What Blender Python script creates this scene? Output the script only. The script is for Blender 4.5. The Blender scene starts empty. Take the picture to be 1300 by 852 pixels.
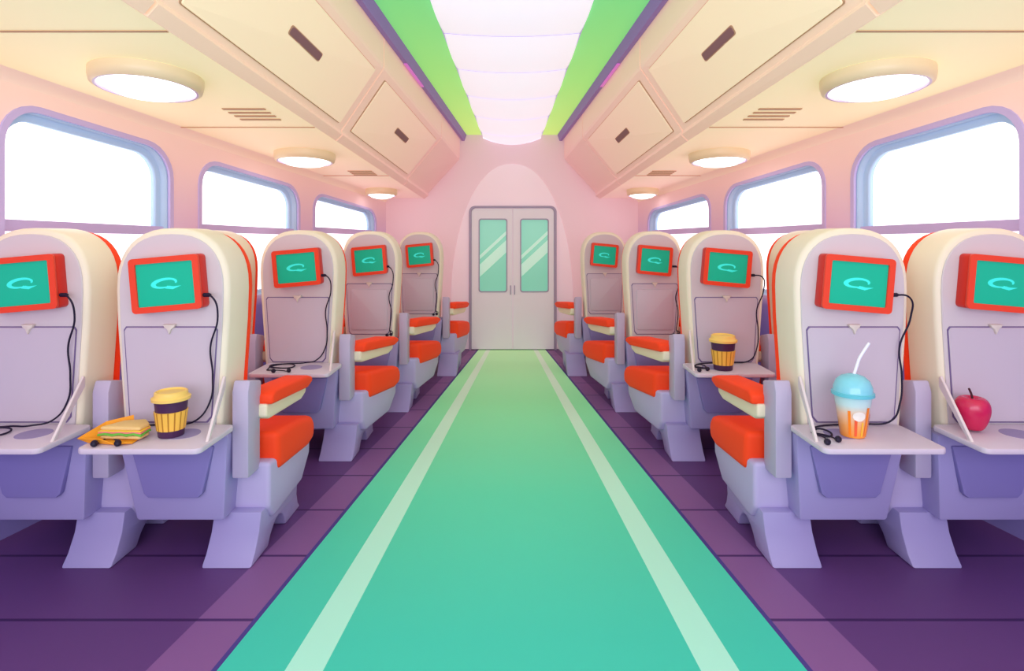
import bpy, bmesh, math, random
from mathutils import Vector, Matrix
random.seed(3)
D=bpy.data; C=bpy.context; SC=C.scene
try:
    SC.view_settings.view_transform='Standard'
    SC.view_settings.look='None'
except Exception as e: print(e)

# ---------------------------------------------------------------- colour / materials
def hexc(h):
    h=h.lstrip('#'); o=[]
    for i in (0,2,4):
        c=int(h[i:i+2],16)/255
        o.append(c/12.92 if c<=.04045 else ((c+.055)/1.055)**2.4)
    return (*o,1)
MATS={}
def mat(name,col,rough=.55,emit=0,spec=.25,noise=.0,metal=0,ecol=None):
    if name in MATS: return MATS[name]
    m=D.materials.new(name); m.use_nodes=True; nt=m.node_tree; b=nt.nodes['Principled BSDF']
    c=hexc(col); b.inputs['Base Color'].default_value=c; b.inputs['Roughness'].default_value=rough
    b.inputs['Specular IOR Level'].default_value=spec; b.inputs['Metallic'].default_value=metal
    if emit:  # small emission on non-lamp materials lifts their shading, standing in for light
        b.inputs['Emission Color'].default_value=hexc(ecol) if ecol else c
        b.inputs['Emission Strength'].default_value=emit
    if noise:
        n=nt.nodes.new('ShaderNodeTexNoise'); n.inputs['Scale'].default_value=3.0
        tc=nt.nodes.new('ShaderNodeTexCoord'); nt.links.new(tc.outputs['Object'],n.inputs['Vector'])
        mx=nt.nodes.new('ShaderNodeMix'); mx.data_type='RGBA'
        mx.inputs['A'].default_value=c; mx.inputs['B'].default_value=tuple(min(1,x*(1-noise)) for x in c[:3])+(1,)
        nt.links.new(n.outputs['Fac'],mx.inputs['Factor']); nt.links.new(mx.outputs['Result'],b.inputs['Base Color'])
    MATS[name]=m; return m
def ramp_mat(name,stops,axis='Z',coord='Object',rough=.5,const=False,spec=.3,emit=0):
    m=D.materials.new(name); m.use_nodes=True; nt=m.node_tree; b=nt.nodes['Principled BSDF']
    b.inputs['Roughness'].default_value=rough; b.inputs['Specular IOR Level'].default_value=spec
    tc=nt.nodes.new('ShaderNodeTexCoord'); sp=nt.nodes.new('ShaderNodeSeparateXYZ')
    nt.links.new(tc.outputs[coord],sp.inputs[0])
    lo=stops[0][0]; hi=stops[-1][0]
    mr=nt.nodes.new('ShaderNodeMapRange'); mr.inputs['From Min'].default_value=lo; mr.inputs['From Max'].default_value=hi
    nt.links.new(sp.outputs[axis],mr.inputs['Value'])
    r=nt.nodes.new('ShaderNodeValToRGB'); r.color_ramp.interpolation='CONSTANT' if const else 'LINEAR'
    while len(r.color_ramp.elements)<len(stops): r.color_ramp.elements.new(.5)
    for e,(p,c) in zip(r.color_ramp.elements,stops):
        e.position=(p-lo)/(hi-lo); e.color=hexc(c)
    nt.links.new(mr.outputs['Result'],r.inputs['Fac']); nt.links.new(r.outputs['Color'],b.inputs['Base Color'])
    if emit:
        nt.links.new(r.outputs['Color'],b.inputs['Emission Color']); b.inputs['Emission Strength'].default_value=emit
    MATS[name]=m; return m
def tile_mat(name,base,line,pitch,wid,axis='Y',rough=.45):
    m=D.materials.new(name); m.use_nodes=True; nt=m.node_tree; b=nt.nodes['Principled BSDF']
    b.inputs['Roughness'].default_value=rough; b.inputs['Specular IOR Level'].default_value=.3
    tc=nt.nodes.new('ShaderNodeTexCoord'); sp=nt.nodes.new('ShaderNodeSeparateXYZ')
    nt.links.new(tc.outputs['Object'],sp.inputs[0])
    a=nt.nodes.new('ShaderNodeMath'); a.operation='PINGPONG'; a.inputs[1].default_value=pitch/2
    nt.links.new(sp.outputs[axis],a.inputs[0])
    g=nt.nodes.new('ShaderNodeMath'); g.operation='LESS_THAN'; g.inputs[1].default_value=wid
    nt.links.new(a.outputs[0],g.inputs[0])
    mx=nt.nodes.new('ShaderNodeMix'); mx.data_type='RGBA'; mx.inputs['A'].default_value=hexc(base); mx.inputs['B'].default_value=hexc(line)
    nt.links.new(g.outputs[0],mx.inputs['Factor']); nt.links.new(mx.outputs['Result'],b.inputs['Base Color'])
    MATS[name]=m; return m

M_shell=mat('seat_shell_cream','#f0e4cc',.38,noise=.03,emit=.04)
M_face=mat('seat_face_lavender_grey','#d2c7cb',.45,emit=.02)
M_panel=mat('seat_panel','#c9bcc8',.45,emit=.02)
M_line=mat('seam_purple','#75628e',.6)
M_lav=mat('lavender_plastic','#a89ed0',.45,noise=.04)
M_lavd=mat('lavender_dark','#8a80bc',.5)
M_lavl=mat('lavender_light','#beb2da',.45)
M_post=mat('arm_post_grey_lavender','#bdb1cc',.45)
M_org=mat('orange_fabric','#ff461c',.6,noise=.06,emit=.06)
M_frame=mat('screen_frame','#d02c1e',.35,emit=.05)
M_disp=mat('display_teal','#14ac8a',.3,emit=.22)
M_logo=mat('display_logo','#38dcd0',.4,emit=.35)
M_black=mat('cable_black','#1e1530',.5)
M_cream=mat('cream_plastic','#f2e2c6',.4)
M_latch=mat('latch_cream_grey','#e0d4c8',.4)
M_arm=mat('tray_arm_pale','#e6d8dc',.4)
M_tray=mat('tray_lavender','#d6c8d8',.4)
M_hole=mat('tray_cup_recess','#9a8cb8',.5)
M_ceil=ramp_mat('ceiling_cream',[(-1,'#fff6c8'),(3,'#fdf0c0'),(5.2,'#f9dfc0'),(7.7,'#f2ccc4')],axis='Y',rough=.6,emit=.32)  # ceiling and bin fades plus emission stand in for warm light
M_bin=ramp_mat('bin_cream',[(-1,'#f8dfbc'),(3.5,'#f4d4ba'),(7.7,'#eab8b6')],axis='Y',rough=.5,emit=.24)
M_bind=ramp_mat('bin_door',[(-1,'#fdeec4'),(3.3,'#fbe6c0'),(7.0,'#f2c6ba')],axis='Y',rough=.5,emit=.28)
M_seam=mat('seam_ochre','#c9a07c',.6)
M_slot=mat('slot_brown','#946a6c',.6)
M_rail=mat('rail_mauve','#9a78ba',.5,emit=.10)
M_pink=mat('rail_pink','#e07ad8',.4,emit=.3)
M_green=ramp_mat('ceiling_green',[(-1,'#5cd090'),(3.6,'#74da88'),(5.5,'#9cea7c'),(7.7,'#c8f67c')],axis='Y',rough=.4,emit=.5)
M_white=mat('light_panel_white','#ece8f8',.5,emit=.56,ecol='#faf8ff')
M_back=mat('light_panel_seam','#c2b8e4',.5,emit=.28)
M_lamp=mat('lamp_diffuser','#fffdf4',.4,emit=3)
M_gold=mat('lamp_rim','#eedcb2',.35,spec=.5,emit=.05)
M_riml=mat('lamp_rim_lavender','#c8b4d4',.35,spec=.5,emit=.05)
M_frm=mat('window_frame_lavender','#bfb0dc',.45,emit=.12)
M_rev=mat('window_reveal_blue','#b2d0ee',.45,emit=.1)
M_sky=mat('window_daylight_pane','#ffffff',.3,emit=1.15)
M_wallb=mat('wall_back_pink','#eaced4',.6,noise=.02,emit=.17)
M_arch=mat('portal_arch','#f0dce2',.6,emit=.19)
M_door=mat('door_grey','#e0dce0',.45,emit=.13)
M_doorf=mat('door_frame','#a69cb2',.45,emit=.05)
M_dglass=mat('door_glass','#88d8bc',.15,emit=.28)
M_streak=mat('door_glass_glare','#c4f2dc',.4,emit=.28)  # colour of the reflection painted on the door glass
M_green_f=ramp_mat('aisle_green',[(0,'#34b8ac'),(2.2,'#3ec4ac'),(3.4,'#58d4aa'),(5.2,'#90eeac'),(7.7,'#c8ffbc')],axis='Y',rough=.55,emit=.12)  # carpet and stripe ramps carry far-end brightness in their colour
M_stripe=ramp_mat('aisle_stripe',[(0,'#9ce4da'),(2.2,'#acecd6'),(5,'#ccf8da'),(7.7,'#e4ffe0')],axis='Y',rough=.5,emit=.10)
M_tile=tile_mat('floor_tile_purple','#66407c','#402258',.46,.008)
M_tile2=tile_mat('floor_tile_edge','#8a5c96','#4c2a66',.46,.008)
M_edge=mat('floor_edge_line','#4e3f8c',.5)
M_wall=ramp_mat('wall_paint',[(0,'#7a70bc'),(.90,'#8074be'),(.95,'#b09cd2'),(1.5,'#d4b4d2'),(2.0,'#efceca'),(2.4,'#fbe0cc')],coord='Object',rough=.6,emit=.16)  # upper fade imitates tinted light; emission brightens the wall without a source
M_yel=mat('cup_yellow','#f4c050',.4); M_yeld=mat('cup_rib_brown','#b8802c',.4); M_purp=mat('cup_purple','#4c2c50',.4)
M_lid=mat('cup_lid_yellow','#f8d070',.35)
M_smooth=ramp_mat('smoothie_liquid',[(0,'#ffa23c'),(.05,'#ffb469'),(.10,'#f8cfae'),(.135,'#cfe8e6'),(.2,'#a0dfe8')],rough=.15)
M_dome=mat('dome_blue','#86d6e6',.12,spec=.6); M_straw=mat('straw_white','#f4f4ff',.3)
M_label=mat('label_white','#f8f0e6',.5)
M_apple=mat('apple_red','#cc1a50',.25,spec=.6); M_stem=mat('stem_brown','#4c2430',.6)
M_bread=mat('bread','#f4cf8a',.8,noise=.1)
M_ham=mat('ham','#f08a86',.5); M_let=mat('lettuce','#6cc04a',.6); M_paper=mat('wrapper_orange','#f7a42c',.6)

# ---------------------------------------------------------------- mesh helpers
COL=SC.collection
def add(name,me,parent=None,loc=None,mats=None):
    o=D.objects.new(name,me); COL.objects.link(o)
    if parent: o.parent=parent
    if loc: o.location=loc
    return o
def finish(bm,name,mats,smooth=True,ang=35):
    bmesh.ops.recalc_face_normals(bm,faces=bm.faces)
    me=D.meshes.new(name); bm.to_mesh(me); bm.free()
    for m in (mats if isinstance(mats,(list,tuple)) else [mats]): me.materials.append(m)
    if smooth:
        for p in me.polygons: p.use_smooth=True
        me.set_sharp_from_angle(angle=math.radians(ang))
    return me
def extr(name,pts,d0,d1,plane,mt,bev=0,seg=2,m=1,fn=None):
    bm=bmesh.new()
    def P(a,b,d):
        if plane=='xz': v=(a,d,b)
        elif plane=='yz': v=(d,a,b)
        else: v=(a,b,d)
        return v
    A=[bm.verts.new(P(a,b,d0)) for a,b in pts]; B=[bm.verts.new(P(a,b,d1)) for a,b in pts]
    n=len(pts)
    bm.faces.new(A); bm.faces.new(B[::-1])
    for i in range(n): bm.faces.new((A[i],B[i],B[(i+1)%n],A[(i+1)%n]))
    bmesh.ops.recalc_face_normals(bm,faces=bm.faces)
    if bev:
        es=[e for e in bm.edges if len(e.link_faces)==2 and e.calc_face_angle(0)>math.radians(32)]
        bmesh.ops.bevel(bm,geom=es,offset=bev,segments=seg,profile=.5,affect='EDGES',clamp_overlap=True)
    if fn:
        for v in bm.verts: v.co=Vector(fn(v.co))
    if m<0:
        for v in bm.verts: v.co.x*=-1
    return finish(bm,name,mt)
def rrect(x0,y0,x1,y1,r,n=6):
    if not isinstance(r,(list,tuple)): r=[r]*4   # bl,br,tr,tl
    out=[]
    for (cx,cy,a0,rr) in ((x0+r[0],y0+r[0],180,r[0]),(x1-r[1],y0+r[1],270,r[1]),(x1-r[2],y1-r[2],0,r[2]),(x0+r[3],y1-r[3],90,r[3])):
        if rr<=1e-6: out.append((cx,cy)); continue
        for i in range(n+1):
            a=math.radians(a0+90*i/n); out.append((cx+rr*math.cos(a),cy+rr*math.sin(a)))
    return out
def box(name,x0,x1,y0,y1,z0,z1,mt,bev=.01,seg=2,m=1,fn=None):
    return extr(name,[(x0,y0),(x1,y0),(x1,y1),(x0,y1)],z0,z1,'xy',mt,bev,seg,m,fn)
def plate(name,outer,holes,depth,mt,fn):
    cu=D.curves.new('tmp','CURVE'); cu.dimensions='2D'; cu.fill_mode='BOTH'; cu.extrude=depth/2
    for lp in [outer]+holes:
        s=cu.splines.new('POLY'); s.points.add(len(lp)-1)
        for p,(a,b) in zip(s.points,lp): p.co=(a,b,0,1)
        s.use_cyclic_u=True
    o=D.objects.new('tmp',cu); COL.objects.link(o); C.view_layer.update()
    me0=D.meshes.new_from_object(o.evaluated_get(C.evaluated_depsgraph_get()))
    D.objects.remove(o); 
    bm=bmesh.new(); bm.from_mesh(me0)
    bmesh.ops.remove_doubles(bm,verts=bm.verts,dist=1e-5)
    for v in bm.verts: v.co=Vector(fn(v.co.x,v.co.y,v.co.z+depth/2))
    D.meshes.remove(me0)
    return finish(bm,name,mt,smooth=False)
def lathe(name,prof,mt,seg=40,rib=0,fn=None,caps=True,alt=False):
    bm=bmesh.new(); rings=[]
    for r,z in prof:
        ring=[]
        for k in range(seg):
            a=2*math.pi*k/seg; rr=r*(1+(rib if (k//2)%2 else 0))
            ring.append(bm.verts.new((rr*math.cos(a),rr*math.sin(a),z)))
        rings.append(ring)
    for a,b in zip(rings,rings[1:]):
        for k in range(seg):
            f=bm.faces.new((a[k],a[(k+1)%seg],b[(k+1)%seg],b[k]))
            if alt and (k%4)==3: f.material_index=1
    if caps:
        bm.faces.new(rings[0][::-1]); bm.faces.new(rings[-1])
    if fn:
        for v in bm.verts: v.co=Vector(fn(v.co))
    return finish(bm,name,mt,ang=50)
def tube(name,pts,r,mt,res=8):
    cu=D.curves.new('tmp','CURVE'); cu.dimensions='3D'; cu.bevel_depth=r; cu.bevel_resolution=2; cu.use_fill_caps=True
    s=cu.splines.new('BEZIER'); s.bezier_points.add(len(pts)-1)
    for p,c in zip(s.bezier_points,pts): p.co=c; p.handle_left_type=p.handle_right_type='AUTO'
    s.resolution_u=res
    o=D.objects.new('tmp',cu); COL.objects.link(o); C.view_layer.update()
    me=D.meshes.new_from_object(o.evaluated_get(C.evaluated_depsgraph_get())); D.objects.remove(o)
    me.name=name; me.materials.clear(); me.materials.append(mt)
    for p in me.polygons: p.use_smooth=True
    return me
def quads(name,vs,fs,mt,idx=None,smooth=False):
    me=D.meshes.new(name); me.from_pydata(vs,[],fs)
    for m in (mt if isinstance(mt,(list,tuple)) else [mt]): me.materials.append(m)
    if idx:
        for p,i in zip(me.polygons,idx): p.material_index=i
    if smooth:
        for p in me.polygons: p.use_smooth=True
    me.update(); return me
def empty(name,loc,label=None,cat=None,group=None):
    o=D.objects.new(name,None); COL.objects.link(o); o.location=loc; o.empty_display_size=.1
    tag(o,label,cat,group); return o
def tag(o,label=None,cat=None,group=None):
    if label: o['label']=label
    if cat: o['category']=cat
    if group: o['group']=group
def struct(o,label=None):
    o['kind']='structure'
    if label: o['label']=label

# ---------------------------------------------------------------- carriage geometry (tapering towards the end door)
ZF,ZB=2.95,7.76
def lp(f,b,Z):
    t=(Z-ZF)/(ZB-ZF); return (f[0]+(b[0]-f[0])*t, f[1]+(b[1]-f[1])*t)
W1=((-2.53,2.318),(-1.655,1.98)); B1=((-1.413,2.318),(-1.158,1.98))
B2=((-1.10,3.12),(-.693,2.803)); G1=((-1.02,3.13),(-.61,2.813)); P1=((-.57,3.13),(-.38,2.813))
B2M=((-1.10,2.86),(-.693,2.48))
Y0,Y1=-1.2,ZB
def wallx(Z): return lp(*W1,Z)[0]
def sofz(Z): return lp(*W1,Z)[1]
def ztop(Z): return 2.09-.083*(Z-3)

# floor
NS=12
def aisle(Z): # half width
    return .976+(.43-.976)*(Z-2.42)/(7.76-2.42)
prof=lambda Z:[wallx(Z)-.2,-aisle(Z)-.24*aisle(Z),-aisle(Z)-.02,-aisle(Z),-.77*aisle(Z),-.64*aisle(Z),.64*aisle(Z),.77*aisle(Z),aisle(Z),aisle(Z)+.02,aisle(Z)*1.24,-wallx(Z)+.2]
fm=[1,2,3,0,4,0,4,0,3,2,1]
vs=[];fs=[];ix=[]
for i in range(NS+1):
    Z=Y0+(Y1+.1-Y0)*i/NS
    for x in prof(Z): vs.append((x,Z,0))
for i in range(NS):
    for j in range(11):
        a=i*12+j; fs.append((a,a+1,a+13,a+12)); ix.append(fm[j])
n0=len(vs)
x0,x1=wallx(Y0)-.2,-wallx(Y0)+.2
vs+=[(x0,Y0,-.1),(x1,Y0,-.1),(wallx(Y1)-.2,Y1+.1,-.1),(-wallx(Y1)+.2,Y1+.1,-.1)]
fs.append((n0,n0+2,n0+3,n0+1)); ix.append(1)
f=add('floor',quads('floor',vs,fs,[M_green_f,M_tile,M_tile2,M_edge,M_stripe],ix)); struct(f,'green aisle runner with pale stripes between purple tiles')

# walls with window openings
WIN=[(2.93,4.03),(4.32,5.64),(5.93,7.42)]
ZBOT=.98
def wrect(a,b,inset,r):
    pts=rrect(a+inset,0+inset,b-inset,1.1-inset,r,7)
    return [(u,ZBOT+(v/1.1)*(ztop(u)+.07-ZBOT)) for u,v in pts]
wn=0
for m,side in ((1,'left'),(-1,'right')):
    outer=[(Y0,0),(Y1+.1,0),(Y1+.1,sofz(Y1+.1)+.06),(Y0,sofz(Y0)+.06)]
    holes=[wrect(a,b,0,.2) for a,b in WIN]
    def fn(u,v,w,m=m): return (m*(wallx(u)-w),u,v)
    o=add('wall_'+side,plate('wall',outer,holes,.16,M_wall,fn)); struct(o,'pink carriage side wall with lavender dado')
    for a,b in WIN:
        wn+=1
        w=add('window_%d'%wn,plate('window_frame',wrect(a,b,-.022,.215),[wrect(a,b,.008,.19)],.018,M_frm,
              lambda u,v,w_,m=m:(m*(wallx(u)+.010-w_),u,v))); struct(w,'rounded carriage window with pale blue reveal')
        r=add('window_reveal',plate('reveal',wrect(a,b,.001,.2),[wrect(a,b,.05,.16)],.035,M_rev,lambda u,v,w_,m=m:(m*(wallx(u)-.055-w_),u,v)),w)
        r=add('window_jamb',plate('jamb',wrect(a,b,.001,.2),[wrect(a,b,.012,.19)],.13,M_rev,lambda u,v,w_,m=m:(m*(wallx(u)-.012-w_),u,v)),w)
        p=add('window_pane',plate('pane',wrect(a,b,.03,.18),[],.012,M_sky,lambda u,v,w_,m=m:(m*(wallx(u)-.095-w_),u,v)),w)
        p['label']='bright daylight glass pane'
        d=add('window_divider',plate('divider',[(a+.012,1.52),(b-.012,1.50),(b-.012,1.555),(a+.012,1.58)],[],.07,M_frm,lambda u,v,w_,m=m:(m*(wallx(u)-.035-w_),u,v)),w)
    o=add('baseboard_'+side,plate('baseboard',[(Y0,0.0),(Y1,0.0),(Y1,.13),(Y0,.13)],[],.03,M_lavd,lambda u,v,w_,m=m:(m*(wallx(u)+.03-w_),u,v))); struct(o)
# back wall
o=add('wall_back',box('wall_back',-1.95,1.95,ZB,ZB+.1,0,2.95,M_wallb,0)); struct(o,'pink end wall')
pts=[(-.80,0)]
for i in range(33):
    a=math.pi-math.pi*i/32; c,s=math.cos(a),math.sin(a)
    pts.append((.80*(abs(c)**.9)*(1 if c>0 else -1),.7+1.73*(abs(s)**1.1)))
pts.append((.80,0))
o=add('trim_1',extr('trim',pts,ZB-.018,ZB+.01,'xz',M_arch,.010)); struct(o,'pale arched portal surround')

# end door
DY=ZB-.015
dr=add('door_1',plate('door_frame',rrect(-.56,0,.58,1.875,[0,0,.08,.08]),[rrect(-.53,.0-.01,.55,1.85,[0,0,.06,.06])],.07,M_doorf,lambda u,v,w:(u,DY-.07+w,v))); struct(dr,'pale grey double sliding door with tall glass panes')
for s,(a,b) in enumerate(((-.525,.005),(.015,.545))):
    lf=add('door_leaf',plate('door_leaf',rrect(a,.01,b,1.84,[0,0,.05 if s else 0,0 if s else .05]),[rrect(a+.10,.76,b-.075,1.70,.03)],.04,M_door,lambda u,v,w:(u,DY-.055+w,v)),dr)
    g=add('door_glass',box('door_glass',a+.08,b-.06,DY-.03,DY-.02,.74,1.72,M_dglass,0),lf)
    gr=add('glass_trim',plate('glass_trim',rrect(a+.09,.75,b-.065,1.71,.035),[rrect(a+.105,.765,b-.08,1.695,.025)],.008,M_doorf,lambda u,v,w:(u,DY-.062+w,v)),lf)
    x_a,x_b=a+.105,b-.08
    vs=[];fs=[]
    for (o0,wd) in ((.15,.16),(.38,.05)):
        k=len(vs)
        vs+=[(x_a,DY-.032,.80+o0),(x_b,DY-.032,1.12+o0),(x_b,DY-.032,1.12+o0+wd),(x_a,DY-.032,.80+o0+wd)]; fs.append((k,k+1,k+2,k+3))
    add('painted_glare_stripe',quads('streak',vs,fs,M_streak),lf)  # pale diagonal bands are a reflection painted over the glass
    hx=(b-.03) if s==0 else (a+.012)
    add('door_pull',box('door_pull',hx,hx+.014,DY-.068,DY-.05,.72,.84,M_doorf,.003),lf)

# ceiling : soffits, green strips, rails
vs=[];fs=[];ix=[]
NC=10
lines=[W1,B1,B2,G1,P1]
for i in range(NC+1):
    Z=Y0+(Y1-Y0)*i/NC
    row=[]
    for L in lines: x,z=lp(*L,Z); row.append((x,Z,z))
    row[0]=(row[0][0]-.12,Z,row[0][2])
    vs+=row+[(-x,y,z) for x,y,z in row[::-1]]
for i in range(NC):
    for j in range(9):
        a=i*10+j; fs.append((a,a+10,a+11,a+1)); ix.append([0,1,2,3,4,3,2,1,0][j])
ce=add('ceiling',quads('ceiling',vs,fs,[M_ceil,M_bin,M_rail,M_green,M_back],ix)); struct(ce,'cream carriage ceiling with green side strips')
tn=1
for m in (1,-1):
    tn+=1
    vs=[];fs=[]
    for Z in (Y0,Y1):
        a=lp(*B2,Z); 
        for dx,dz in ((.032,.02),(.034,-.07),(.07,-.07),(.10,.02)): vs.append((m*(a[0]+dx),Z,a[1]+dz))
    fs=[(0,1,5,4),(1,2,6,5),(2,3,7,6),(3,0,4,7),(0,3,2,1),(4,5,6,7)]
    o=add('trim_%d'%tn,quads('rail',vs,fs,M_rail)); struct(o,'mauve ceiling rail')
    for z0,z1 in ((2.9,3.3),(4.9,5.5)):
        tn+=1; vs=[]
        for Z in (z0,z1):
            a=lp(*B2,Z)
            for dx,dz in ((.038,-.078),(.064,-.078),(.064,-.066),(.038,-.066)): vs.append((m*(a[0]+dx),Z,a[1]+dz))
        o=add('trim_%d'%tn,quads('pinkstrip',vs,fs,M_pink)); struct(o,'pink marker strip on the ceiling rail')
for m in (1,-1):
    for Z in (2.46,4.05,6.0):
        tn+=1
        a=lp(*W1,Z); b=lp(*B1,Z); h=.008
        a2=lp(*W1,Z+.014); b2=lp(*B1,Z+.014)
        vs=[(m*a[0],Z,a[1]-.002),(m*b[0],Z,b[1]-.002),(m*b2[0],Z+.014,b2[1]-.002),(m*a2[0],Z+.014,a2[1]-.002)]
        vs+=[(x,y,z-.003) for x,y,z in vs]
        o=add('trim_%d'%tn,quads('seam',vs,[(0,1,2,3),(4,5,6,7),(0,1,5,4),(2,3,7,6),(1,2,6,5),(0,3,7,4)],M_seam)); struct(o,'thin ceiling panel seam')
for m in (1,-1):
    tn+=1; vs=[]; 
    for Z in (Y0,Y1):
        a=lp(*W1,Z)
        for k in range(6):
            t=math.radians(90*k/5); vs.append((m*(a[0]-.005+.10*(1-math.cos(t))),Z,a[1]+.003-.08*(1-math.sin(t))))
    fs=[(k,k+1,k+7,k+6) for k in range(5)]
    o=add('trim_%d'%tn,quads('cove',vs,fs,mat('cove_peach','#f9dfcc',.6,emit=.2),smooth=True)); struct(o,'peach cove moulding under the ceiling')

# central light panel, in crosswise segments
lpn=empty('ceiling_light_panel',(0,0,0),'long white glowing ceiling light panel with curved segments','ceiling light')
def seg_mesh(z0,z1):
    vs=[];fs=[];n=14
    rows=8
    for i in range(rows+1):
        for j in range(n+1):
            t=-1+2*j/n
            bow=.16*(1-t*t)
            q=i/rows
            Z=min(z0+(z1-z0)*q - bow, ZB-.01)
            w=-lp(*P1,Z)[0]; zc=lp(*P1,Z)[1]
            bulge=.034*math.sin(math.pi*q)
            vs.append((t*w,Z,zc-.09*(1-t*t)-.012-bulge))
    for i in range(rows):
        for j in range(n):
            a=i*(n+1)+j; fs.append((a,a+1,a+n+2,a+n+1))
    return quads('light_segment',vs,fs,M_white,smooth=True)
zz=Y0+.2
while zz<ZB+.1:
    z1=zz+.78
    add('light_segment',seg_mesh(zz,z1-.016),lpn); zz=z1
vs=[];n=14;fs=[]; NR=12
for r_ in range(NR+1):
    Z=Y0+(ZB-.005-Y0)*r_/NR
    for j in range(n+1):
        t=-1+2*j/n; w=-lp(*P1,Z)[0]+.015
        vs.append((t*w,Z,lp(*P1,Z)[1]-.09*(1-t*t)-.002))
for r_ in range(NR):
    for j in range(n): 
        a=r_*(n+1)+j; fs.append((a,a+1,a+n+2,a+n+1))
add('panel_housing',quads('panel_housing',vs,fs,M_back,smooth=True),lpn)

# overhead bins
def F(Z,t,off,m):
    a=lp(*B1,Z); b=lp(*B2M,Z)
    x=a[0]+(b[0]-a[0])*t; z=a[1]+(b[1]-a[1])*t
    dx,dz=b[0]-a[0],b[1]-a[1]; l=math.hypot(dx,dz)
    nx,nz=dz/l,-dx/l
    return (m*(x+nx*off),Z,z+nz*off)
def bin_section(Z,m):
    r=[F(Z,t,o_,m) for t,o_ in [(0,-.0),(0,.04),(.10,.055),(.13,.03),(1.0,.03)]]
    a=lp(*B2M,Z); b=lp(*B2,Z)
    r.append((m*(a[0]+.030),Z,a[1]+.01)); r.append((m*(b[0]+.030),Z,b[1]-.002)); r.append((m*b[0],Z,b[1]-.002))
    return r
ZE=7.62
for m in (1,-1):
    k=8; fsb=[(i,(i+1)%k,k+(i+1)%k,k+i) for i in range(k)]+[tuple(range(k)),tuple(range(k,2*k))]
    for (z0,z1) in ((.18,2.28),(2.28,4.38),(4.38,6.48)):
        e=empty('overhead_bin',(0,0,0),'cream overhead luggage bin with recessed slot handle','luggage bin','overhead luggage bins along the ceiling')
        c=.010
        vs=bin_section(z0+c,m)+bin_section(z1-c,m)
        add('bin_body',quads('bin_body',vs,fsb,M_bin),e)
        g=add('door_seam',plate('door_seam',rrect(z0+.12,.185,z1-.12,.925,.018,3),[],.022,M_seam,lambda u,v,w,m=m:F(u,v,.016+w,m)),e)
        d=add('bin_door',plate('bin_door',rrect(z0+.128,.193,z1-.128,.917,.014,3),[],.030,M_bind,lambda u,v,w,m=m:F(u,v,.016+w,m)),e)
        zc=(z0+z1)/2
        add('slot_rim',plate('slot_rim',rrect(zc-.205,.53,zc+.205,.62,.02),[],.030,M_seam,lambda u,v,w,m=m:F(u,v,.026+w,m)),d)
        add('bin_handle',plate('bin_handle',rrect(zc-.195,.54,zc+.195,.61,.02),[],.033,M_slot,lambda u,v,w,m=m:F(u,v,.026+w,m)),d)
    tn+=1
    vs=bin_section(6.49,m)+bin_section(ZE,m)
    o=add('trim_%d'%tn,quads('bin_end',vs,fsb,M_bin)); struct(o,'plain cream cover beyond the last luggage bin')

# round lamps
for m in (1,-1):
    for (X,Z,r) in ((-1.86,3.02,.258),(-1.73,4.94,.245),(-1.546,7.0,.185)):
        z=sofz(Z)
        e=empty('ceiling_lamp',(m*X,Z,z),'round glowing ceiling lamp with brassy cream rim','ceiling lamp','round lamps on the side ceiling')
        e.rotation_euler=(math.atan(-.0703),0,0)
        add('lamp_rim',lathe('lamp_rim',[(r,.01),(r,-.03),(r*.97,-.062),(r*.90,-.072)],M_gold,56,caps=False),e)
        add('lamp_inner_rim',lathe('lamp_inner_rim',[(r*.90,-.072),(r*.86,-.072),(r*.82,-.055),(r*.82,0.0)],M_riml,56,caps=False),e)
        add('lamp_diffuser',lathe('lamp_diffuser',[(r*.825,-.04),(r*.8,-.064),(r*.6,-.092),(r*.3,-.106),(r*.02,-.110)],M_lamp,56),e)
# vents
for m in (1,-1):
    for (X,Z,s) in ((-1.64,3.72,1),(-1.48,5.84,.9)):
        e=empty('ceiling_vent',(m*X,Z,sofz(Z)),'small slotted air vent in cream ceiling','air vent','slotted ceiling vents')
        e.rotation_euler=(math.atan(-.0703),0,0)
        vs=[];fs=[]
        for k in range(4):
            y=(-.12+.08*k)*s; n=len(vs)
            for zq in (-.001,-.006):
                vs+=[(-.13*s,y,zq),(.13*s,y,zq),(.13*s,y+.028,zq),(-.13*s,y+.028,zq)]
            fs+=[(n+4,n+5,n+6,n+7),(n,n+1,n+5,n+4),(n+2,n+3,n+7,n+6),(n+1,n+2,n+6,n+5),(n,n+3,n+7,n+4)]
        add('vent_slats',quads('vent',vs,fs,M_seam),e)

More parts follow.
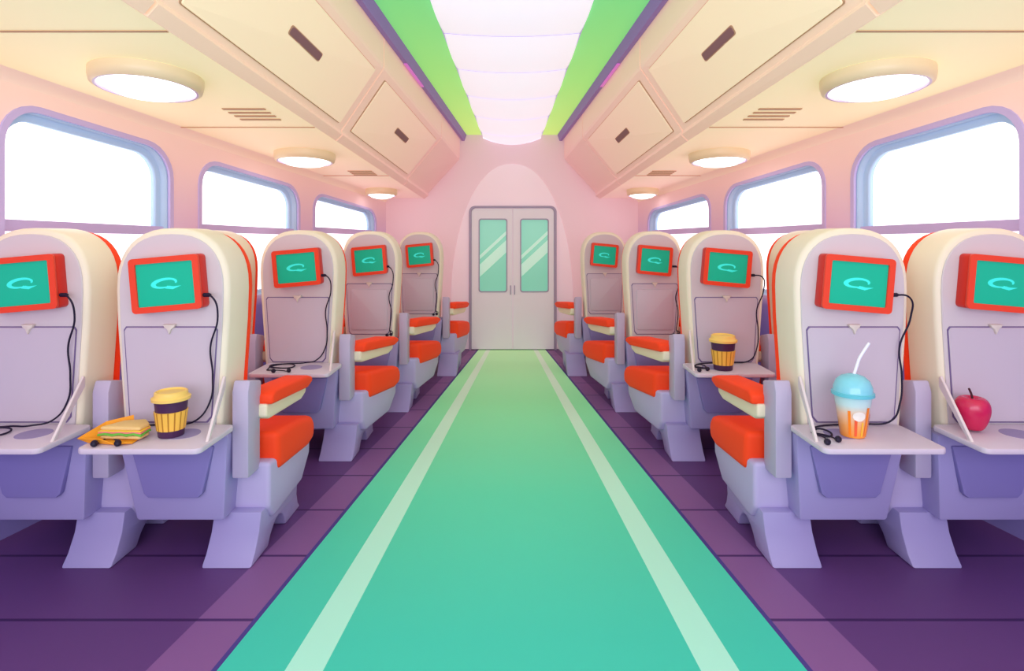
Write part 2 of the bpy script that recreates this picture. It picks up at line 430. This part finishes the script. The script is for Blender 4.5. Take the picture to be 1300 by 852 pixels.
# ---------------------------------------------------------------- seats
CACHE={}
def cm(key,build):
    if key not in CACHE: CACHE[key]=build()
    return CACHE[key]
def shell_outline(k=1.0,zb=.56,cx=0,n=20):
    pts=[(-.215*k,zb),(.215*k,zb),(.235*k,.85),(.252*k,1.1)]
    for i in range(n+1):
        a=math.pi*i/n; c,s=math.cos(a),math.sin(a); e=.82
        pts.append(((abs(c)**e)*(1 if c>0 else -1)*.257*k,1.25+.28*(s**e if s>0 else 0)*(k if k<1 else 1)))
    pts+=[(-.252*k,1.1),(-.235*k,.85)]
    return pts
def rot(pts,a,cx,cz):
    c,s=math.cos(a),math.sin(a)
    return [(cx+(x-cx)*c-(z-cz)*s,cz+(x-cx)*s+(z-cz)*c) for x,z in pts]
TZ=.66
def make_seat(X,Y,sx,m,opened,label,ext,pedx):
    e=empty('train_seat',((-X if m>0 else X),Y,0),label,'seat','rows of passenger seats')
    e.scale=(sx,1,1)
    K=lambda n:(n,m)
    KX=lambda n:(n,m,ext,pedx)
    def splay(co):
        x,y,z=co
        return (x+ext*max(0,y-.10)/.58*max(0,min(1.15,(x+.2)/.55)),y,z)
    add('backrest',cm(K('back'),lambda:extr('backrest',shell_outline(),0,.215,'xz',M_shell,.022,3,m)),e)
    add('back_panel',cm(K('bp'),lambda:extr('back_panel',shell_outline(.905,.575),-.007,.02,'xz',M_face,.003,1,m)),e)
    add('back_cushion',cm(K('bc'),lambda:extr('back_cushion',shell_outline(.965,.45),.216,.275,'xz',M_org,.025,4,m)),e)
    rp=[(-.195,1.085),(-.205,1.07),(-.18,.69),(-.16,.665),(.16,.665),(.18,.69),(.205,1.07),(.195,1.085)]
    def big(p,d): 
        return [(x+(d if x>0 else -d),z+(d if z>.9 else -d)) for x,z in p]
    rc=add('tray_recess',cm(K('rec'),lambda:extr('tray_recess',big(rp,.005),-.010,.01,'xz',M_line,0,1,m)),e)
    add('recess_panel',cm(K('recp'),lambda:extr('recess_panel',rp,-.014,.01,'xz',M_panel,.002,1,m)),rc)
    add('tray_latch',cm(K('latch'),lambda:extr('tray_latch',[(-.028,1.10),(.028,1.10),(.020,1.086),(.009,1.078),(0,1.055),(-.009,1.078),(-.020,1.086)],-.026,-.007,'xz',M_latch,.003,2,m)),e)
    # monitor
    a=math.radians(5); cx,cz=.012,1.285
    hw,hh=.152,.120
    def mon():
        return extr('monitor',rot(rrect(cx-hw,cz-hh,cx+hw,cz+hh,.018,4),a,cx,cz),-.065,.0,'xz',M_frame,.010,2,m)
    mo=add('monitor',cm(K('mon'),mon),e)
    add('monitor_bezel',cm(K('bez'),lambda:plate('bezel',[(x*m,z) for x,z in rot(rrect(cx-hw,cz-hh,cx+hw,cz+hh,.018,4),a,cx,cz)],[[(x*m,z) for x,z in rot(rrect(cx-hw+.026,cz-hh+.026,cx+hw-.026,cz+hh-.026,.006,3),a,cx,cz)]],.014,mat('bezel_red','#e8442a',.4,emit=.05),lambda u,v,w:(u,-.078+w,v))),mo)
    add('display',cm(K('dis'),lambda:extr('display',rot(rrect(cx-hw+.02,cz-hh+.02,cx+hw-.02,cz+hh-.02,.004,3),a,cx,cz),-.068,-.06,'xz',M_disp,0,1,m)),mo)
    def logo():
        vs=[];fs=[];n=40
        # bold flattened oval loop, thick on the left, with a tail sweeping out to the right
        for i in range(n+1):
            q=i/n; t=math.radians(-20+320*q)
            R=.050; r=.018
            w=.0115*(.28+.72*math.sin(math.pi*min(1,q))**.8)
            for d in (w,-w): 
                vs.append(((cx-.004+(R+d)*math.cos(t)),-.0695,cz+.003+.08*R*math.cos(t)+(r+d*.55)*math.sin(t)))
        for i in range(n): fs.append((2*i,2*i+1,2*i+3,2*i+2))
        k=len(vs)
        vs+=[(cx-.004,-.0697,cz-.020),(cx+.030,-.0697,cz-.026),(cx+.068,-.0697,cz-.012),(cx+.034,-.0697,cz-.013),(cx+.006,-.0697,cz-.008)]; fs.append((k,k+1,k+2,k+3,k+4))
        p=rot([(v[0],v[2]) for v in vs],a,cx,cz); 
        if m<0: p=rot([(v[0]-2*cx,v[2]) for v in vs],-a,-cx,cz)
        return quads('logo',[(q[0],v[1],q[1]) for q,v in zip(p,vs)],fs,M_logo)
    add('display_logo',cm(K('logo'),logo),mo)
    def shr(co):
        x,y,z=co; t=max(0,(.60-z)/.38); k=1-.20*t
        return (x*k+.02*t,y+.03*t,z)
    add('seat_rear_box',cm(K('rb'),lambda:box('rear_box',-.235,.26,-.02,.16,.21,.61,M_lav,.015,2,m,shr)),e)
    def pk():
        P=[(-.17,.56),(-.11,.35),(-.09,.33),(.13,.33),(.15,.35),(.20,.56)]
        return extr('pocket',P,-.03,-.0,'xz',M_lavd,.006,2,m)  # plate coloured darker to hold the shade below the tray
    add('rear_pocket',cm(K('pk'),pk),e)
    sp=[(.12,.22),(.18,.15),(.55,.17),(.67,.28),(.68,.39),(.12,.43)]
    add('seat_base',cm(KX('sb'),lambda:extr('seat_base',sp,-.20,.39,'yz',M_lavl,.02,3,m,splay)),e)
    cs=[(.20,.36),(.62,.33),(.71,.35),(.72,.43),(.68,.485),(.52,.515),(.18,.555)]
    add('seat_cushion',cm(KX('sc'),lambda:extr('seat_cushion',cs,-.21,.405,'yz',M_org,.035,4,m,splay)),e)
    ar=add('armrest',cm(K('arp'),lambda:extr('arm_post',[(.01,.40),(.14,.40),(.14,.64),(.155,.81),(.03,.84),(.01,.79)],.262,.338,'yz',M_post,.010,2,m)),e)
    add('arm_support',cm(KX('ars'),lambda:extr('arm_support',[(.12,.645),(.16,.625),(.58,.60),(.65,.62),(.66,.66),(.12,.705)],.28,.375,'yz',M_cream,.012,3,m,splay)),ar)
    add('armrest_pad',cm(KX('pad'),lambda:extr('arm_pad',[(.13,.70),(.62,.655),(.69,.672),(.69,.70),(.62,.722),(.17,.762),(.13,.745)],.26,.40,'yz',M_org,.022,4,m,splay)),ar)
    pp=[(0,0),(.19,0)]
    for i in range(1,8):
        t=i/8; pp.append((.19+.22*t,.10*math.sin(math.pi*t)**.7))
    pp+=[(.41,0),(.62,0),(.58,.04),(.55,.10),(.54,.22),(.075,.22),(.065,.13),(.035,.05)]
    def ped(co):
        x,y,z=co; f=1-z/.22; k=1+.03*f; return (.25+pedx+(x-.25)*k-.02*f,y,z)
    add('pedestal',cm(KX('ped'),lambda:extr('pedestal',pp,.15,.37,'yz',M_lav,.010,2,m,ped)),e)
    if opened:
        tr=add('tray_table',cm(K('tray'),lambda:extr('tray',rrect(-.19,-.335,.30,-.03,.03,5),TZ-.024,TZ,'xy',M_tray,.006,2,m)),e)
        rx=.02 if (m<0 and X>2) else .14
        add('tray_cup_recess',cm(('tcr',m,rx),lambda:lathe('tcr',[(.066,TZ-.001),(.066,TZ+.0012),(.056,TZ+.0015)],M_hole,32,fn=lambda c:(m*(c.x+rx),c.y-.16,c.z))),tr)
        def arf(co):
            x,y,z=co; return (x+.05*min(1,max(0,-y/.25)),y,z)
        add('tray_arm',cm(K('ta'),lambda:extr('tray_arm',[(-.014,.87),(-.004,.86),(-.006,.82),(-.235,TZ-.004),(-.262,TZ-.004)],.232,.244,'yz',M_arm,.002,1,m,arf)),tr)
        add('tray_hinge',cm(K('th'),lambda:box('hinge',-.185,.25,-.045,-.015,TZ-.045,TZ-.005,M_lavl,.008,2,m)),tr)
    else:
        add('tray_table',cm(K('trayc'),lambda:extr('tray_stowed',rrect(-.165,.70,.165,1.04,.02,4),-.024,-.008,'xz',M_panel,.006,2,m)),e)
    return e
ROWS=[(2.65,1.525,.63,1.0,0.0,0.0),(3.90,1.41,.625,1.0,.12,.0),(4.98,1.20,.585,.93,.14,.0),(6.25,.98,.575,.92,.11,.07)]
base='cream train seat with orange cushions and teal screen'
for m in (1,-1):
    for i,(Y,X,dx,sx,ext,pedx) in enumerate(ROWS):
        for k in (0,1):
            op=(i==0) or (i==1 and k==0)
            if i==0 and k==0: lb=base+(', sandwich on tray' if m>0 else ', smoothie on tray')
            elif i==0: lb=base+(', earphones on tray' if m>0 else ', apple on tray')
            elif i==1 and k==0: lb=base+(', earphones on tray' if m>0 else ', coffee on tray')
            else: lb=base+', tray stowed'
            make_seat(X+dx*k,Y,sx,m,op,lb,ext if k==0 else 0.0,pedx if k==0 else 0.0)
XO=1.525+.63

# ---------------------------------------------------------------- earphones
def earphones(X,Y,m,mode):
    e=empty('earphones',(0,0,0),'black wired earphones plugged into the seat screen','earphones','earphones at the seats')
    def T(p,X=X,Y=Y): return ((-X if m>0 else X)+p[0],Y+p[1],p[2])
    h=TZ+.006
    ofs=0 if m>0 else -.024
    if mode=='stow':
        pts=[(.145,-.05,1.235),(.19,-.06,1.22),(.205,-.045,1.10),(.17,-.035,.98),(.19,-.035,.86),(.175,-.035,.70)]
    else:
        pts=[(.168+ofs,-.05,1.235),(.215,-.065,1.225),(.230,-.05,1.14),(.19,-.035,1.0),(.20,-.035,.88),(.19,-.04,.76),(.14,-.06,h+.02)]
    if mode=='a': tail=[(.02,-.05,h),(-.04,-.06,h),(-.155,-.09,h),(-.17,-.20,h)]; buds=[(-.13,-.31,h),(-.04,-.305,h)]
    elif mode=='b': tail=[(.08,-.10,h+.01),(-.04,-.08,h),(-.13,-.13,h),(-.06,-.20,h),(.03,-.17,h),(-.0,-.12,h+.006),(-.10,-.18,h+.006),(-.10,-.26,h)]; buds=[(-.04,-.31,h),(.05,-.30,h)]
    elif mode=='c': tail=[(.02,-.05,h),(-.12,-.06,h),(-.22,-.10,h),(-.25,-.19,h),(-.20,-.20,h),(-.21,-.13,h+.006),(-.262,-.16,h)]; buds=[(-.265,-.29,h),(-.205,-.26,h)]
    else: tail=[]; buds=[(.19,-.045,.66),(.155,-.045,.655)]
    pts=pts+tail
    add('cable',tube('cable',[T(p) for p in pts],.004,M_black),e)
    for b in buds:
        q=pts[-1]; mid=((q[0]+b[0])/2+.02,(q[1]+b[1])/2,(q[2]+b[2])/2+.002)
        add('cable',tube('cable_branch',[T(q),T(mid),T(b)],.0032,M_black),e)
        bd=add('earbud',lathe('earbud',[(.004,-.016),(.010,-.012),(.013,-.002),(.013,.004),(.008,.012),(.005,.016)],M_black,20),e,T((b[0],b[1],b[2]+.007)))
        bd.rotation_euler=(1.4,0,.5*m)
    p0=pts[0]
    pl=add('plug',lathe('plug',[(.006,-.02),(.009,-.018),(.009,.012),(.005,.02)],M_black,16),e,T((p0[0]+.012,-.05,1.235))); pl.rotation_euler=(0,math.pi/2,0)
earphones(1.525,2.65,1,'a'); earphones(XO,2.65,1,'b'); earphones(1.41,3.9,1,'b')
earphones(1.525,2.65,-1,'c'); earphones(1.41,3.9,-1,'c')
earphones(1.20,4.98,1,'stow'); earphones(.98,6.25,1,'stow'); earphones(1.20,4.98,-1,'stow')

# ---------------------------------------------------------------- coffee cups
def coffee(loc,s,label):
    e=empty('coffee_cup',loc,label,'cup','takeaway coffee cups')
    e.scale=(s,s,s)
    add('cup_body',lathe('cup_body',[(.050,0),(.052,.003),(.068,.165)],M_purp,40),e)
    add('cup_sleeve',lathe('cup_sleeve',[(.0545,.030),(.0565,.031),(.0668,.112),(.0655,.113)],[M_yel,M_yeld],64,rib=.02,alt=True),e)
    add('cup_lid',lathe('cup_lid',[(.070,.158),(.078,.160),(.079,.172),(.073,.176),(.068,.180),(.066,.196),(.060,.199),(.056,.192),(.01,.192)],M_lid,48),e)
coffee((-1.425,2.47,TZ+.002),.94,'purple takeaway coffee cup with ribbed yellow sleeve beside sandwich')
coffee((1.315,3.68,TZ+.002),1.08,'purple takeaway coffee cup with ribbed yellow sleeve on tray')

# smoothie
e=empty('smoothie_cup',(1.425,2.47,TZ+.002),'clear plastic cup of orange smoothie with blue dome lid','cup')
add('cup_body',lathe('smoothie_body',[(.045,0),(.048,.004),(.072,.175)],M_smooth,40),e)
def onc(a,z,o=.0015):
    r=.048+.024*z/.175+o; return (math.cos(a)*r,math.sin(a)*r,z)
for a,w_,z0,z1,cl in ((-2.30,.16,.01,.115,'#ff8a24'),(-1.90,.18,.01,.09,'#f4623a'),(-1.45,.12,.01,.07,'#ffc83c'),(-1.12,.22,.01,.13,'#ff8a24'),(-.75,.14,.015,.10,'#f4623a')):
    vs=[];fs=[]
    for i in range(5):
        z=z0+(z1-z0)*i/4; vs+=[onc(a-w_/2,z),onc(a+w_/2,z)]
    fs=[(2*i,2*i+1,2*i+3,2*i+2) for i in range(4)]
    add('fruit_piece',quads('fruit',vs,fs,mat('fruit_'+cl[1:],cl,.3)),e)
vs=[onc(-math.pi/2-.15,.095,.003)]
for i in range(20):
    t=2*math.pi*i/20; vs.append(onc(-math.pi/2-.15+.38*math.cos(t),.095+.02*math.sin(t),.003))
fs=[(0,i+1,(i+1)%20+1) for i in range(20)]
add('cup_label',quads('cup_label',vs,fs,M_label),e)
add('lid_rim',lathe('lid_rim',[(.074,.168),(.081,.170),(.081,.182),(.074,.185)],mat('rim_blue','#6cc8d8',.2),48),e)
add('dome_lid',lathe('dome_lid',[(.075,.184),(.073,.205),(.063,.230),(.045,.247),(.02,.256),(.003,.258)],M_dome,48),e)
add('straw',tube('straw',[(-.005,0,.225),(.02,0,.30),(.026,0,.318),(.045,0,.35),(.068,0,.385)],.0065,M_straw,4),e)

# apple
e=empty('apple',(1.972,2.53,TZ+.004),'shiny crimson red apple with short dark stem','apple')
e.scale=(.86,.86,.96)
pr=[(.006,.012),(.025,.002),(.045,.006),(.062,.035),(.074,.07),(.078,.10),(.070,.130),(.050,.148),(.028,.147),(.012,.132),(.003,.124)]
def apf(c):
    a=math.atan2(c.y,c.x); k=1+.035*math.cos(5*a)*(1-c.z/.15); return (c.x*k,c.y*k,c.z)
me=lathe('apple_flesh',pr,M_apple,40,fn=apf)
ap=add('apple_flesh',me,e); sm=ap.modifiers.new('s','SUBSURF'); sm.levels=1; sm.render_levels=2
add('apple_stem',tube('apple_stem',[(0,0,.125),(-.004,0,.155),(-.018,0,.185)],.005,M_stem,4),e)

# sandwich in wrapper
e=empty('sandwich',(-1.580,2.45,TZ+.003),'long ham and lettuce sandwich in orange paper wrapper','sandwich')
def layer(nm,z0,z1,mt,k=1,bev=.008,wav=0):
    def fn(co):
        x,y,z=co
        return (x,y,z+wav*math.sin(x*110+y*70))
    pts=[]
    T3=[(-.095*k,-.052*k),(.075*k,-.060*k),(.078*k,.0),(.03*k,.055*k),(-.05*k,.035*k)]
    for i in range(5):
        a=T3[i];b=T3[(i+1)%5]
        for j in range(6):
            t=j/6; pts.append((a[0]+(b[0]-a[0])*t,a[1]+(b[1]-a[1])*t))
    add(nm,extr(nm,pts,z0,z1,'xy',mt,bev,2,1,fn if wav else None),e)
layer('bread_slice',.006,.022,M_bread); layer('lettuce',.022,.031,M_let,1.08,.002,.004); layer('ham',.031,.038,M_ham,1.05,.002,.002)
layer('cheese',.038,.042,mat('cheese','#ffd44a',.4),1.05,.001,.001); layer('bread_slice',.042,.058,M_bread)
vs=[(-.125,-.075,0),(.0,-.098,0),(.06,-.085,0),(.05,.0,0),(-.02,.06,0),(-.11,.0,0),
    (-.165,-.080,.018),(-.06,-.1,.022),(-.04,.08,.065),(-.125,.03,.052),(.04,-.105,.010)]
fs=[(0,1,2,3,4,5),(0,6,7,1),(4,8,9,5),(5,9,6,0),(1,10,2)]
w=add('wrapper',quads('wrapper',vs,fs,M_paper),e); so=w.modifiers.new('so','SOLIDIFY'); so.thickness=.003; so.offset=1

# ---------------------------------------------------------------- lights, world, camera
w=D.worlds.new('World'); SC.world=w; w.use_nodes=True
bg=w.node_tree.nodes['Background']; bg.inputs[0].default_value=hexc('#f0eaff'); bg.inputs[1].default_value=1.0
def area(name,loc,rotn,sx,sy,en,col):
    l=D.lights.new(name,'AREA'); l.shape='RECTANGLE'; l.size=sx; l.size_y=sy; l.energy=en; l.color=hexc(col)[:3]
    o=D.objects.new(name,l); COL.objects.link(o); o.location=loc; o.rotation_euler=rotn
area('rear_fill_light',(0,-1.0,1.7),(math.radians(90),0,0),4.5,1.6,88,'#f4f0ff')  # added fill light behind the camera, not a carriage lamp
cam=D.cameras.new('camera'); co=D.objects.new('camera',cam); COL.objects.link(co)
co.location=(0,0,1.5); co.rotation_euler=(math.radians(90),0,0)
cam.sensor_width=36; cam.lens=36*750/1300; cam.shift_y=-128/1300; cam.clip_start=.05
SC.camera=co
